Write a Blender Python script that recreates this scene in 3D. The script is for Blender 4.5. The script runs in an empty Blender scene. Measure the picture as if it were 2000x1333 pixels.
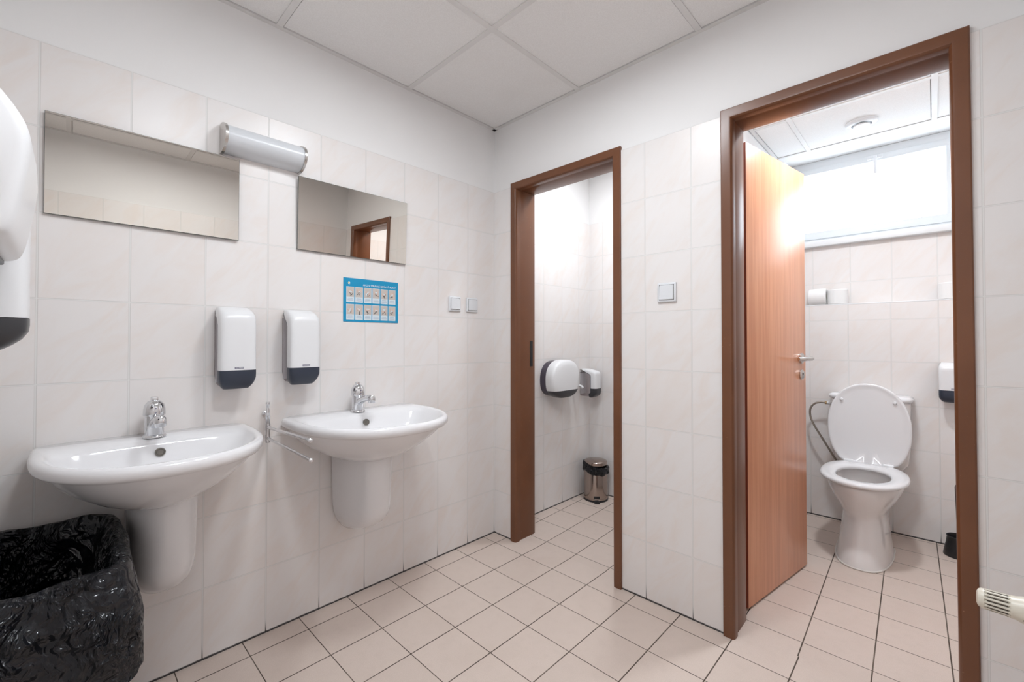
import bpy, bmesh, math, random
from mathutils import Vector, Matrix, noise
from math import sin, cos, pi, radians as R

S = bpy.context.scene
COL = S.collection
random.seed(4)

# ------------------------------------------------------------------ camera
cam_d = bpy.data.cameras.new('camera')
cam = bpy.data.objects.new('camera', cam_d)
COL.objects.link(cam)
cam.location = (1.8857, -1.7947, 1.1408)
cam.rotation_euler = (R(90 + 0.7084), 0, R(43.8366))
cam_d.sensor_width = 36
cam_d.lens = 853.06 / 2000 * 36
cam_d.shift_x = -4.12 / 2000
cam_d.shift_y = -12.75 / 2000
cam_d.clip_start = 0.02
S.camera = cam

# ------------------------------------------------------------------ world, lights, exposure
S.view_settings.view_transform = 'Standard'
S.view_settings.look = 'None'
S.view_settings.gamma = 1
S.view_settings.use_curve_mapping = False
S.view_settings.exposure = 0.32

W = bpy.data.worlds.new('world')
S.world = W
W.use_nodes = True
bg = W.node_tree.nodes['Background']
bg.inputs[0].default_value = (0.82, 0.91, 1.0, 1)
bg.inputs[1].default_value = 5.0

CEIL = 2.394
LAMPS = []          # (x, y, power, radius) of the round ceiling lamps
def disk_light(name, loc, power, radius, color=(0.885, 0.945, 1.0)):
    l = bpy.data.lights.new(name, 'AREA')
    l.shape = 'DISK'
    l.size = radius * 2
    l.energy = power
    l.color = color
    o = bpy.data.objects.new(name, l)
    COL.objects.link(o)
    o.location = loc
    return o
disk_light('lamp_light', (1.00, -0.88, CEIL - 0.040), 8.6, 0.140)
disk_light('lamp_light', (1.34, -1.38, CEIL - 0.040), 8.6, 0.140)  # unseen second lamp, added to spread the light more evenly over the walls
disk_light('lamp_light', (0.56, 0.46, CEIL - 0.040), 7.5, 0.080)
disk_light('lamp_light', (1.62, 0.62, CEIL - 0.040), 13.0, 0.080)  # unseen lamp, added to brighten the toilet room
pl = bpy.data.lights.new('window_portal', 'AREA')   # tells the renderer where the daylight comes in
pl.shape = 'RECTANGLE'; pl.size = 1.3; pl.size_y = 0.6
pl.cycles.is_portal = True
po = bpy.data.objects.new('window_portal', pl)
COL.objects.link(po)
po.location = (1.72, 2.06, 2.12)
po.rotation_euler = (R(-90), 0, 0)

# ------------------------------------------------------------------ node helpers
class NT:
    def __init__(s, name):
        s.m = bpy.data.materials.new(name)
        s.m.use_nodes = True
        s.t = s.m.node_tree
        s.n = s.t.nodes
        s.b = s.n['Principled BSDF']
        s.out = s.n['Material Output']
    def link(s, a, b): s.t.links.new(a, b)
    def val(s, sock, v):
        if hasattr(v, 'is_output'): s.link(v, sock)
        else: sock.default_value = v
    def math(s, op, a, b=0.0, c=None, clamp=False):
        n = s.n.new('ShaderNodeMath'); n.operation = op; n.use_clamp = clamp
        s.val(n.inputs[0], a); s.val(n.inputs[1], b)
        if c is not None: s.val(n.inputs[2], c)
        return n.outputs[0]
    def mapr(s, v, a, b, c=0.0, d=1.0):
        n = s.n.new('ShaderNodeMapRange'); n.interpolation_type = 'SMOOTHSTEP'
        s.val(n.inputs[0], v)
        for i, x in zip((1, 2, 3, 4), (a, b, c, d)): s.val(n.inputs[i], x)
        return n.outputs[0]
    def mix(s, f, a, b):
        n = s.n.new('ShaderNodeMix'); n.data_type = 'RGBA'
        s.val(n.inputs[0], f)
        s.val(n.inputs[6], a if hasattr(a, 'is_output') else (*a[:3], 1))
        s.val(n.inputs[7], b if hasattr(b, 'is_output') else (*b[:3], 1))
        return n.outputs[2]
    def pos(s):
        g = s.n.new('ShaderNodeNewGeometry')
        x = s.n.new('ShaderNodeSeparateXYZ')
        s.link(g.outputs['Position'], x.inputs[0])
        return g.outputs['Position'], x.outputs
    def obj(s):
        g = s.n.new('ShaderNodeTexCoord')
        return g.outputs['Object']
    def comb(s, x, y, z):
        n = s.n.new('ShaderNodeCombineXYZ')
        for i, v in enumerate((x, y, z)): s.val(n.inputs[i], v)
        return n.outputs[0]
    def noise(s, vec, scale, detail=4, rough=0.55, dist=0.0):
        n = s.n.new('ShaderNodeTexNoise')
        if vec is not None: s.link(vec, n.inputs['Vector'])
        n.inputs['Scale'].default_value = scale
        n.inputs['Detail'].default_value = detail
        n.inputs['Roughness'].default_value = rough
        n.inputs['Distortion'].default_value = dist
        return n.outputs[0]
    def white(s, vec):
        n = s.n.new('ShaderNodeTexWhiteNoise'); n.noise_dimensions = '3D'
        s.link(vec, n.inputs['Vector'])
        return n.outputs['Value']
    def bump(s, h, strength=0.3, dist=0.001):
        n = s.n.new('ShaderNodeBump')
        n.inputs['Strength'].default_value = strength
        n.inputs['Distance'].default_value = dist
        s.val(n.inputs['Height'], h)
        s.link(n.outputs[0], s.b.inputs['Normal'])
    def set(s, **k):
        for a, v in k.items():
            nm = {'color': 'Base Color', 'rough': 'Roughness', 'metal': 'Metallic', 'coat': 'Coat Weight',
                  'coat_rough': 'Coat Roughness', 'spec': 'Specular IOR Level', 'emis': 'Emission Strength',
                  'emisc': 'Emission Color', 'trans': 'Transmission Weight', 'alpha': 'Alpha', 'aniso': 'Anisotropic'}[a]
            if isinstance(v, tuple): v = (*v[:3], 1)
            s.val(s.b.inputs[nm], v)
        return s

def plain(name, color, rough=0.5, **k):
    t = NT(name); t.set(color=color, rough=rough, **k)
    v = t.noise(t.obj(), 35, 3)                       # a little unevenness in the gloss
    t.link(t.math('ADD', t.math('MULTIPLY', v, rough * 0.08), rough * 0.96), t.b.inputs['Roughness'])
    return t.m

ROW = 0.2525
def grid_mask(t, c, off, pitch, half, soft=0.0004):
    a = t.math('DIVIDE', t.math('SUBTRACT', c, off), pitch)
    fr = t.math('FRACT', a)
    d = t.math('MULTIPLY', t.math('MINIMUM', fr, t.math('SUBTRACT', 1.0, fr)), pitch)
    return t.mapr(d, half - soft, half + soft, 1.0, 0.0), t.math('FLOOR', a)

def wall_tile(name, axis, off, pitch=0.2043):
    t = NT(name)
    p, xyz = t.pos()
    u, z = xyz[axis], xyz[2]
    gv, iu = grid_mask(t, u, off, pitch, 0.0016)
    gh, iz = grid_mask(t, z, 0.0, ROW, 0.0015)
    g = t.math('MAXIMUM', gv, gh)
    wn = t.white(t.comb(iu, iz, off + 3.1))
    # marbling: diagonal drifting streaks, shifted from tile to tile
    du = t.math('ADD', t.math('MULTIPLY', u, 0.80), t.math('MULTIPLY', z, -0.60))
    dv = t.math('ADD', t.math('MULTIPLY', u, 0.60), t.math('MULTIPLY', z, 0.80))
    vec = t.comb(t.math('MULTIPLY', du, 2.4), t.math('MULTIPLY', dv, 0.8), t.math('MULTIPLY', wn, 7.0))
    n1 = t.noise(vec, 5.5, 6, 0.62, 0.7)
    vec2 = t.comb(t.math('MULTIPLY', du, 1.6), t.math('MULTIPLY', dv, 0.7), t.math('MULTIPLY', wn, 31.0))
    n2 = t.noise(vec2, 2.8, 3, 0.5, 0.3)
    c = t.mix(t.mapr(n1, 0.40, 0.72), (0.830, 0.800, 0.788), (0.815, 0.752, 0.715))
    c = t.mix(t.mapr(n2, 0.45, 0.75, 0, 0.55), c, (0.825, 0.768, 0.735))
    c = t.mix(t.math('MULTIPLY', wn, 0.10), c, (0.74, 0.68, 0.64))
    # grout: pale, blackened by dirt just over the floor
    dz = t.noise(t.comb(iu, iu, iu), 3.3, 0)
    dirt = t.mapr(z, 0.0, t.math('ADD', 0.02, t.math('MULTIPLY', dz, 0.10)), 1.0, 0.0)
    gc = t.mix(dirt, (0.79, 0.775, 0.755), (0.035, 0.028, 0.022))
    ev, _ = grid_mask(t, u, off, pitch, 0.0029, 0.0007)       # thin shadow line beside the grout, painted into the tile colour
    eh, _ = grid_mask(t, z, 0.0, ROW, 0.0026, 0.0007)
    c = t.mix(t.math('MULTIPLY', t.math('MAXIMUM', ev, eh), 0.50), c, (0.56, 0.53, 0.51))
    c = t.mix(g, c, gc)
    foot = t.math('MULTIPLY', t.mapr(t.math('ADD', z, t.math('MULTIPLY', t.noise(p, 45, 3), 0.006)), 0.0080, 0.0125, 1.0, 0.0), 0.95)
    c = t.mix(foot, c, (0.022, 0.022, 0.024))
    t.link(c, t.b.inputs['Base Color'])
    t.link(t.mix(g, (0.31,) * 3, (0.6,) * 3), t.b.inputs['Roughness'])
    t.set(spec=0.40)
    h = t.math('SUBTRACT', t.math('MULTIPLY', t.noise(p, 14, 2), 0.25), g)
    t.bump(h, 0.35, 0.0012)
    return t.m

def floor_tile(name, ox, oy, px, py, sx=0.0, sy=0.0):
    t = NT(name)
    p, xyz = t.pos()
    x = t.math('ADD', xyz[0], t.math('MULTIPLY', xyz[1], sx))
    y = t.math('ADD', xyz[1], t.math('MULTIPLY', xyz[0], sy))
    gx, ix = grid_mask(t, x, ox, px, 0.0021)
    gy, iy = grid_mask(t, y, oy, py, 0.0016)
    g = t.math('MAXIMUM', gx, gy)
    wn = t.white(t.comb(ix, iy, 0.7))
    fine = t.noise(p, 520, 2, 0.7)
    mid = t.noise(p, 26, 4, 0.6)
    big = t.noise(p, 3.4, 3, 0.5, 0.4)
    c = t.mix(t.mapr(fine, 0.38, 0.64), (0.630, 0.520, 0.455), (0.715, 0.605, 0.540))
    c = t.mix(t.mapr(mid, 0.45, 0.75, 0, 0.35), c, (0.60, 0.50, 0.435))
    c = t.mix(t.mapr(big, 0.50, 0.75, 0, 0.22), c, (0.565, 0.455, 0.385))
    c = t.mix(t.math('MULTIPLY', wn, 0.14), c, (0.50, 0.40, 0.34))
    gcol = t.mix(t.mapr(t.noise(p, 6, 2), 0.4, 0.7), (0.085, 0.062, 0.048), (0.16, 0.125, 0.10))
    c = t.mix(g, c, gcol)
    t.link(c, t.b.inputs['Base Color'])
    t.link(t.mix(g, (0.44,) * 3, (0.85,) * 3), t.b.inputs['Roughness'])
    t.set(spec=0.4)
    t.bump(t.math('SUBTRACT', t.math('MULTIPLY', fine, 0.12), g), 0.4, 0.0015)
    return t.m

def plaster(name='painted_plaster', col=(0.865, 0.850, 0.842)):
    t = NT(name)
    p, _ = t.pos()
    c = t.mix(t.mapr(t.noise(p, 2.1, 3), 0.4, 0.7, 0, 0.5), col, tuple(v * 0.965 for v in col))
    t.link(c, t.b.inputs['Base Color'])
    t.set(rough=0.85, spec=0.2)
    t.bump(t.noise(p, 170, 3), 0.15, 0.0008)
    return t.m

def ceiling_panel():
    t = NT('mineral_ceiling_panel')
    p, _ = t.pos()
    n = t.noise(p, 330, 3, 0.8)
    c = t.mix(t.mapr(n, 0.42, 0.60), (0.835, 0.815, 0.80), (0.895, 0.88, 0.868))
    c = t.mix(t.mapr(t.noise(p, 2.3, 3), 0.55, 0.8, 0, 0.15), c, (0.72, 0.68, 0.64))
    t.link(c, t.b.inputs['Base Color'])
    t.set(rough=0.95, spec=0.1)
    t.bump(n, 0.3, 0.001)
    return t.m

def wood():
    t = NT('alder_veneer')
    p = t.obj()
    m = t.n.new('ShaderNodeMapping'); t.link(p, m.inputs['Vector'])
    m.inputs['Scale'].default_value = (9, 1, 0.35)
    n1 = t.noise(m.outputs[0], 4.0, 6, 0.6, 0.25)
    m2 = t.n.new('ShaderNodeMapping'); t.link(p, m2.inputs['Vector'])
    m2.inputs['Scale'].default_value = (55, 1, 0.9)
    n2 = t.noise(m2.outputs[0], 4.0, 3, 0.6)
    c = t.mix(t.mapr(n1, 0.35, 0.68), (0.640, 0.262, 0.128), (0.750, 0.350, 0.185))
    c = t.mix(t.mapr(n2, 0.45, 0.70, 0, 0.45), c, (0.560, 0.220, 0.100))
    t.link(c, t.b.inputs['Base Color'])
    t.set(rough=0.33, spec=0.5, coat=0.35, coat_rough=0.28)
    return t.m

def frame_paint():
    t = NT('brown_enamel')
    p = t.obj()
    c = t.mix(t.mapr(t.noise(p, 3, 3), 0.4, 0.7), (0.150, 0.056, 0.024), (0.178, 0.069, 0.031))
    sp = t.mapr(t.noise(p, 160, 1), 0.765, 0.785)
    c = t.mix(t.math('MULTIPLY', sp, 0.5), c, (0.42, 0.24, 0.14))
    t.link(c, t.b.inputs['Base Color'])
    t.set(rough=0.30, spec=0.5)
    t.bump(t.noise(p, 60, 3), 0.08, 0.001)
    return t.m

def bag_film():
    t = NT('black_bag_film')
    p = t.obj()
    ns = t.n.new('ShaderNodeTexNoise'); ns.inputs['Scale'].default_value = 9; ns.inputs['Detail'].default_value = 3
    t.link(p, ns.inputs['Vector'])
    va = t.n.new('ShaderNodeVectorMath'); va.operation = 'MULTIPLY_ADD'
    t.link(ns.outputs['Color'], va.inputs[0]); va.inputs[1].default_value = (0.14, 0.14, 0.14); t.link(p, va.inputs[2])
    mp = t.n.new('ShaderNodeMapping'); t.link(va.outputs[0], mp.inputs['Vector'])
    mp.inputs['Rotation'].default_value = (R(35), R(20), 0); mp.inputs['Scale'].default_value = (1.0, 1.5, 0.55)
    def crease(scale, det):      # sharp folds: ridges where the noise crosses its middle
        n = t.math('ABSOLUTE', t.math('SUBTRACT', t.noise(mp.outputs[0], scale, det, 0.5), 0.5))
        return t.math('SUBTRACT', 1.0, t.math('MULTIPLY', n, 4.0, clamp=True))
    mask = t.mapr(t.noise(p, 7.5, 2), 0.42, 0.60, 0.12, 1.0)
    def vor(scale):
        n = t.n.new('ShaderNodeTexVoronoi'); n.feature = 'F1'; n.inputs['Scale'].default_value = scale
        t.link(mp.outputs[0], n.inputs['Vector'])
        return n.outputs['Distance']
    cells = t.math('ADD', t.math('MULTIPLY', vor(21), 0.9), t.math('MULTIPLY', mask, t.math('ADD', t.math('MULTIPLY', vor(48), 1.1), t.math('MULTIPLY', vor(105), 0.55))))
    h = t.math('ADD', t.math('ADD', cells, t.math('MULTIPLY', crease(9, 2), 0.8)),
               t.math('MULTIPLY', mask, t.math('ADD', t.math('MULTIPLY', crease(27, 2), 0.35), t.math('MULTIPLY', crease(66, 1), 0.16))))
    t.set(color=(0.006, 0.007, 0.010), rough=0.14, spec=0.42)
    t.bump(h, 1.0, 0.017)
    return t.m

def porcelain(name='white_glazed_porcelain', col=(0.83, 0.82, 0.83)):
    t = NT(name)
    t.set(color=col, rough=0.09, spec=0.5, coat=0.3, coat_rough=0.03)
    t.bump(t.noise(t.obj(), 7, 2), 0.05, 0.002)
    return t.m

M = {}
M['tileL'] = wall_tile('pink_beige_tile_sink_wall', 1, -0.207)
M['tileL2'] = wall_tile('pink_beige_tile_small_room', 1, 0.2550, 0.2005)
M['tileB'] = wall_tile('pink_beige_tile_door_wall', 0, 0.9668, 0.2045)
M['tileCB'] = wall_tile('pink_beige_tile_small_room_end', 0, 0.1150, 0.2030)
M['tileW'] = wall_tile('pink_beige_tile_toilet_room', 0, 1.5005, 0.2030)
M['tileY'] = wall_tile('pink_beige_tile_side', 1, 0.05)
M['plaster'] = plaster()
M['floor'] = floor_tile('beige_floor_tile', 0.1001, -0.0853, 0.2037, 0.2037)
M['floorC'] = floor_tile('beige_floor_tile_small_room', 0.1020, 0.1225, 0.2045, 0.2082, 0.05, 0.0)
M['floorW'] = floor_tile('beige_floor_tile_toilet_room', 1.7285, 0.1550, 0.2040, 0.2065, 0.027, 0.0)
M['panel'] = ceiling_panel()
M['tbar'] = plain('ceiling_grid_white', (0.76, 0.74, 0.725), 0.5)
M['gap'] = plain('dark_gap', (0.06, 0.055, 0.05), 0.9)
M['wood'] = wood()
M['woodedge'] = plain('red_brown_door_edging', (0.24, 0.045, 0.018), 0.35)
M['frame'] = frame_paint()
M['porc'] = porcelain()
M['porcw'] = porcelain('warm_white_porcelain', (0.80, 0.765, 0.75))
M['white'] = plain('white_plastic', (0.80, 0.80, 0.81), 0.28, spec=0.5)
M['switch'] = plain('switch_plastic', (0.74, 0.75, 0.77), 0.30)
M['cream'] = plain('cream_plastic', (0.72, 0.68, 0.58), 0.32)
M['creamslot'] = plain('dark_slot', (0.07, 0.055, 0.04), 0.8)
M['opal'] = plain('opal_diffuser', (0.66, 0.675, 0.70), 0.3)
M['navy'] = plain('navy_plastic', (0.030, 0.038, 0.060), 0.38)
M['charcoal'] = plain('charcoal_plastic', (0.045, 0.045, 0.050), 0.35)
M['black'] = plain('black_plastic', (0.010, 0.010, 0.012), 0.35)
M['bag'] = bag_film()
M['chrome'] = plain('polished_chrome', (0.72, 0.73, 0.75), 0.07, metal=1.0)
M['brushed'] = plain('brushed_steel', (0.58, 0.56, 0.54), 0.26, metal=1.0)
M['inox'] = plain('stainless_steel', (0.40, 0.335, 0.30), 0.16, metal=1.0)
M['overflow'] = plain('tarnished_metal_ring', (0.20, 0.185, 0.165), 0.35, metal=0.6)
M['hose'] = plain('braided_steel_hose', (0.34, 0.30, 0.26), 0.35, metal=0.9)
M['brass'] = plain('brass_nut', (0.45, 0.33, 0.18), 0.3, metal=1.0)
M['mirror'] = plain('silvered_glass', (0.67, 0.635, 0.585), 0.0, metal=1.0)
M['glassedge'] = plain('glass_edge', (0.14, 0.15, 0.14), 0.2)
M['blue'] = plain('poster_blue', (0.004, 0.285, 0.52), 0.45)
M['card'] = plain('poster_card_white', (0.66, 0.74, 0.78), 0.5)
M['sketch'] = plain('poster_hand_grey', (0.56, 0.51, 0.47), 0.6)
M['skin'] = plain('poster_hand_pink', (0.66, 0.50, 0.43), 0.6)
M['ink'] = plain('poster_dark_ink', (0.10, 0.10, 0.10), 0.6)
M['print'] = plain('white_print', (0.86, 0.88, 0.9), 0.5)
M['printb'] = plain('pale_blue_print', (0.33, 0.40, 0.52), 0.5)
M['yellow'] = plain('yellow_print', (0.60, 0.60, 0.25), 0.5)
M['logo'] = plain('grey_plate', (0.20, 0.19, 0.25), 0.4)
M['smokedark'] = plain('dark_smoked_plastic', (0.060, 0.048, 0.070), 0.15)
M['upvc'] = plain('white_window_profile', (0.80, 0.81, 0.82), 0.35)
M['silicone'] = plain('white_silicone', (0.72, 0.68, 0.64), 0.5)
M['paper'] = plain('tissue_paper', (0.84, 0.83, 0.82), 0.9)
M['lens'] = NT('lit_lamp_glass').set(color=(0.9, 0.9, 0.9), rough=0.4, emis=2.2, emisc=(1, 0.97, 0.93)).m

def thin_clear(name, tint, amount, rough=0.05):
    """thin see-through sheet: mostly transparent, with a gloss"""
    t = NT(name)
    tr = t.n.new('ShaderNodeBsdfTransparent'); tr.inputs[0].default_value = (*tint, 1)
    t.set(color=tuple(v * 0.35 for v in tint), rough=rough)
    mx = t.n.new('ShaderNodeMixShader'); mx.inputs[0].default_value = amount
    t.link(t.b.outputs[0], mx.inputs[1]); t.link(tr.outputs[0], mx.inputs[2])
    t.link(mx.outputs[0], t.out.inputs[0])
    return t.m
M['smoke'] = thin_clear('smoked_clear_plastic', (0.90, 0.87, 0.88), 0.82, 0.12)
M['pane'] = thin_clear('window_pane_glass', (0.97, 0.99, 1.0), 0.94, 0.02)

# ------------------------------------------------------------------ mesh helpers
def new(name, bm, mats, parent=None, smooth=True, angle=40, subsurf=0, solid=0.0, bevel=0.0):
    me = bpy.data.meshes.new(name)
    bmesh.ops.recalc_face_normals(bm, faces=bm.faces)
    if smooth:
        for f in bm.faces: f.smooth = True
        for e in bm.edges:
            if len(e.link_faces) == 2 and e.calc_face_angle(0) > R(angle): e.smooth = False
    bm.to_mesh(me); bm.free()
    o = bpy.data.objects.new(name, me)
    COL.objects.link(o)
    if not isinstance(mats, (list, tuple)): mats = [mats]
    for m in mats: me.materials.append(M[m] if isinstance(m, str) else m)
    if parent is not None: o.parent = parent
    if solid:
        s = o.modifiers.new('solid', 'SOLIDIFY'); s.thickness = solid; s.offset = 0
    if bevel:
        s = o.modifiers.new('bevel', 'BEVEL'); s.width = bevel; s.segments = 3; s.limit_method = 'ANGLE'
    if subsurf:
        s = o.modifiers.new('sub', 'SUBSURF'); s.levels = subsurf; s.render_levels = subsurf
    return o

def box(bm, x0, x1, y0, y1, z0, z1, mat=0, bev=0.0, seg=2):
    vs = [bm.verts.new((x, y, z)) for x in (x0, x1) for y in (y0, y1) for z in (z0, z1)]
    fs = [(0, 1, 3, 2), (4, 6, 7, 5), (0, 4, 5, 1), (2, 3, 7, 6), (0, 2, 6, 4), (1, 5, 7, 3)]
    F = [bm.faces.new([vs[i] for i in f]) for f in fs]
    for f in F: f.material_index = mat
    if bev:
        es = list({e for f in F for e in f.edges})
        r = bmesh.ops.bevel(bm, geom=es, offset=bev, segments=seg, profile=0.5, affect='EDGES')
        for f in r['faces']: f.material_index = mat
    return vs

def ring(bm, pts): return [bm.verts.new(p) for p in pts]
def bridge(bm, a, b, mat=0):
    n = len(a)
    for i in range(n):
        f = bm.faces.new((a[i], a[(i + 1) % n], b[(i + 1) % n], b[i])); f.material_index = mat
def loft(bm, rings, cap0=True, cap1=True, mat=0):
    rs = [ring(bm, r) for r in rings]
    for a, b in zip(rs, rs[1:]): bridge(bm, a, b, mat)
    if cap0: bm.faces.new(rs[0]).material_index = mat
    if cap1: bm.faces.new(rs[-1]).material_index = mat
    return rs

def lathe(bm, prof, c=(0, 0, 0), seg=32, axis='z', mat=0):
    rs = []
    for r, h in prof:
        pts = []
        for i in range(seg):
            a = 2 * pi * i / seg
            p = {'z': (r * cos(a), r * sin(a), h), 'x': (h, r * cos(a), r * sin(a)), 'y': (r * cos(a), h, r * sin(a))}[axis]
            pts.append(tuple(p[k] + c[k] for k in range(3)))
        rs.append(pts)
    return loft(bm, rs, mat=mat)

def tube(bm, path, rad, seg=12, mat=0, cap=True):
    path = [Vector(p) for p in path]
    n = len(path)
    rads = rad if isinstance(rad, (list, tuple)) else [rad] * n
    up = None; rs = []
    for i, p in enumerate(path):
        d = (path[min(i + 1, n - 1)] - path[max(i - 1, 0)]).normalized()
        if up is None:
            up = Vector((0, 0, 1)) if abs(d.z) < 0.9 else Vector((1, 0, 0))
        a = d.cross(up).normalized(); b = a.cross(d).normalized(); up = b
        rs.append([tuple(p + (a * cos(2 * pi * k / seg) + b * sin(2 * pi * k / seg)) * rads[i]) for k in range(seg)])
    return loft(bm, rs, cap, cap, mat)

def spline(pts, n=8):
    pts = [Vector(p) for p in pts]
    P = [2 * pts[0] - pts[1]] + pts + [2 * pts[-1] - pts[-2]]
    out = []
    for i in range(1, len(P) - 2):
        for k in range(n):
            t = k / n
            out.append(0.5 * ((2 * P[i]) + (P[i + 1] - P[i - 1]) * t + (2 * P[i - 1] - 5 * P[i] + 4 * P[i + 1] - P[i + 2]) * t * t
                              + (3 * P[i] - P[i - 1] - 3 * P[i + 1] + P[i + 2]) * t ** 3))
    out.append(pts[-1])
    return out

def dring(w, xb, xf, z, n=48, nf=2.3, nb=9.0, mid=None):
    """closed D-shaped outline: square-ish at the back (xb), rounded at the front (xf)"""
    xc = mid if mid is not None else xb + (xf - xb) * 0.28
    pts = []
    for i in range(n):
        a = 2 * pi * (i + 0.5) / n
        c, s = cos(a), sin(a)
        e = nf if s > 0 else nb
        y = math.copysign(abs(c) ** (2 / e), c) * w
        x = xc + (xf - xc) * abs(s) ** (2 / e) if s > 0 else xc - (xc - xb) * abs(s) ** (2 / e)
        pts.append((x, y, z))
    return pts

def empty(name, loc=(0, 0, 0), rz=0.0):
    o = bpy.data.objects.new(name, None)
    COL.objects.link(o)
    o.location = loc; o.rotation_euler = (0, 0, rz)
    o.empty_display_size = 0.05
    return o
def tag(o, label, cat, group=None):
    o['label'] = label; o['category'] = cat
    if group: o['group'] = group
    return o
def struct(name, bm, mats, **k):
    parent = k.get('parent')
    o = new(name, bm, mats, **k)
    if parent is None: o['kind'] = 'structure'
    return o
def copy_tree(o, parent=None):
    c = o.copy(); COL.objects.link(c)
    if parent is not None: c.parent = parent
    for ch in list(o.children): copy_tree(ch, c)
    return c
def text_mesh(bm, s, size, fn, mat=0, align='LEFT', width=None):
    """flat lettering: fn maps (x, y) of the text plane to a 3D point"""
    cu = bpy.data.curves.new('lettering', 'FONT')
    cu.body = s; cu.size = size; cu.align_x = align
    o = bpy.data.objects.new('lettering', cu)
    me = o.to_mesh()
    vs = [v.co.copy() for v in me.vertices]
    k = 1.0
    if width:
        x0 = min(v.x for v in vs); x1 = max(v.x for v in vs); k = width / (x1 - x0)
    nv = [bm.verts.new(fn(v.x * k, v.y)) for v in vs]
    for p in me.polygons:
        try: bm.faces.new([nv[i] for i in p.vertices]).material_index = mat
        except ValueError: pass
    o.to_mesh_clear()
    bpy.data.objects.remove(o); bpy.data.curves.remove(cu)

# ------------------------------------------------------------------ setting
TT = 8 * ROW            # top edge of the tiling, 2.02
FRONT, RIGHT = -1.985, 2.08
WL = 1.10               # toilet room, left face
CR = 0.99               # small room, right face
WY = 1.63               # toilet room, lower back wall face
UY = 1.75               # upper wall over the ledge
WR = 2.36
CY = 1.00

bm = bmesh.new(); box(bm, -0.1, RIGHT + .1, FRONT - .1, 0.06, -0.08, 0)
struct('floor', bm, 'floor', smooth=False)
bm = bmesh.new(); box(bm, -0.1, 1.045, 0.06, CY + .1, -0.08, 0)
struct('floor', bm, 'floorC', smooth=False)
bm = bmesh.new(); box(bm, 1.045, WR + .1, 0.06, UY + .2, -0.08, 0)
struct('floor', bm, 'floorW', smooth=False)

ZT = 2.60
def slab(name, x0, x1, y0, y1, face, tile, extra=None):
    """wall: plaster core and, to TT, a 6 mm thicker tiled layer on the given face"""
    bm = bmesh.new()
    t = 0.006
    if face == '+x':
        box(bm, x0, x1 - t, y0, y1, -0.05, ZT, 0); box(bm, x1 - t, x1, y0, y1, 0, TT, 1)
    if face == '-x':
        box(bm, x0 + t, x1, y0, y1, -0.05, ZT, 0); box(bm, x0, x0 + t, y0, y1, 0, TT, 1)
    if face == '-y':
        box(bm, x0, x1, y0 + t, y1, -0.05, ZT, 0); box(bm, x0, x1, y0, y0 + t, 0, TT, 1)
    if face == '+y':
        box(bm, x0, x1, y0, y1 - t, -0.05, ZT, 0); box(bm, x0, x1, y1 - t, y1, 0, TT, 1)
    return struct(name, bm, ['plaster', tile], smooth=False)
slab('wall_left', -0.15, 0, FRONT - .15, 0.0, '+x', 'tileL')
slab('wall_left', -0.15, 0, 0.0, CY + .05, '+x', 'tileL2')
slab('wall_front', 0, RIGHT, FRONT - .15, FRONT, '+y', 'tileB')
slab('wall_right', RIGHT, RIGHT + .15, FRONT - .15, 0.010, '-x', 'tileL')
slab('wall_cubicle_back', -0.15, 1.045, CY, CY + .12, '-y', 'tileCB')
slab('wall_toilet_left', 1.045, WL, 0.144, UY + .3, '+x', 'tileY')
slab('wall_cubicle_right', CR, 1.045, 0.144, CY + .01, '-x', 'tileY')
slab('wall_toilet_right', WR, WR + .12, 0.0, UY + .5, '-x', 'tileY')

# door wall with two openings (tiles in the recess beside the frames too)
D1 = (0.142, 0.849); D2 = (1.290, 1.972); DT = 2.038
DW = 0.150
bm = bmesh.new()
for x0, x1 in ((0, D1[0] + .01), (D1[1] - .01, D2[0] + .01), (D2[1] - .014, RIGHT)):
    box(bm, x0 - (.02 if x0 == 0 else 0), x1, 0.006, DW - .006, -0.05, ZT, 0)
    box(bm, x0, x1, 0, 0.006, 0, TT, 1)
    box(bm, x0, x1, DW - .006, DW, 0, TT, 1)
box(bm, D1[0] + .01, D1[1] - .01, 0.006, DW - .006, DT - .01, ZT, 0)
box(bm, D2[0] + .01, D2[1] - .014, 0.006, DW - .006, DT - .01, ZT, 0)
box(bm, RIGHT, WR, 0.006, DW - .006, -0.05, ZT, 0)
struct('wall_back', bm, ['plaster', 'tileB'], smooth=False)

# toilet room: lower wall, ledge, upper wall under / beside / over the window recess
SILL = 1.762
bm = bmesh.new()
box(bm, WL, WR, WY, UY, -0.05, 1.365, 1)
struct('wall_toilet_back', bm, ['plaster', 'tileW'], smooth=False)
bm = bmesh.new()
box(bm, WL - .1, WR + .1, UY, UY + .28, 1.2, SILL + .02, 1)
box(bm, WL - .1, WL + .03, UY, UY + .28, SILL, ZT, 0)
box(bm, WR - .06, WR + .1, UY, UY + .28, SILL, ZT, 0)
box(bm, WL, WR, UY, UY + .28, 2.425, ZT, 0)
box(bm, WL - .1, WR + .1, UY + .0, UY + .28, -0.05, 1.2, 0)
struct('wall_toilet_window', bm, ['plaster', 'tileW'], smooth=False)
bm = bmesh.new(); box(bm, WL, WR, WY - .001, WY + .012, 1.3625, 1.3690, 0, 0.001)
struct('trim_1', bm, 'white')
bm = bmesh.new(); box(bm, WL + .03, WR - .06, UY - .045, UY + .21, 1.765, 1.803, 0, 0.004)
struct('trim_2', bm, 'upvc')

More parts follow.
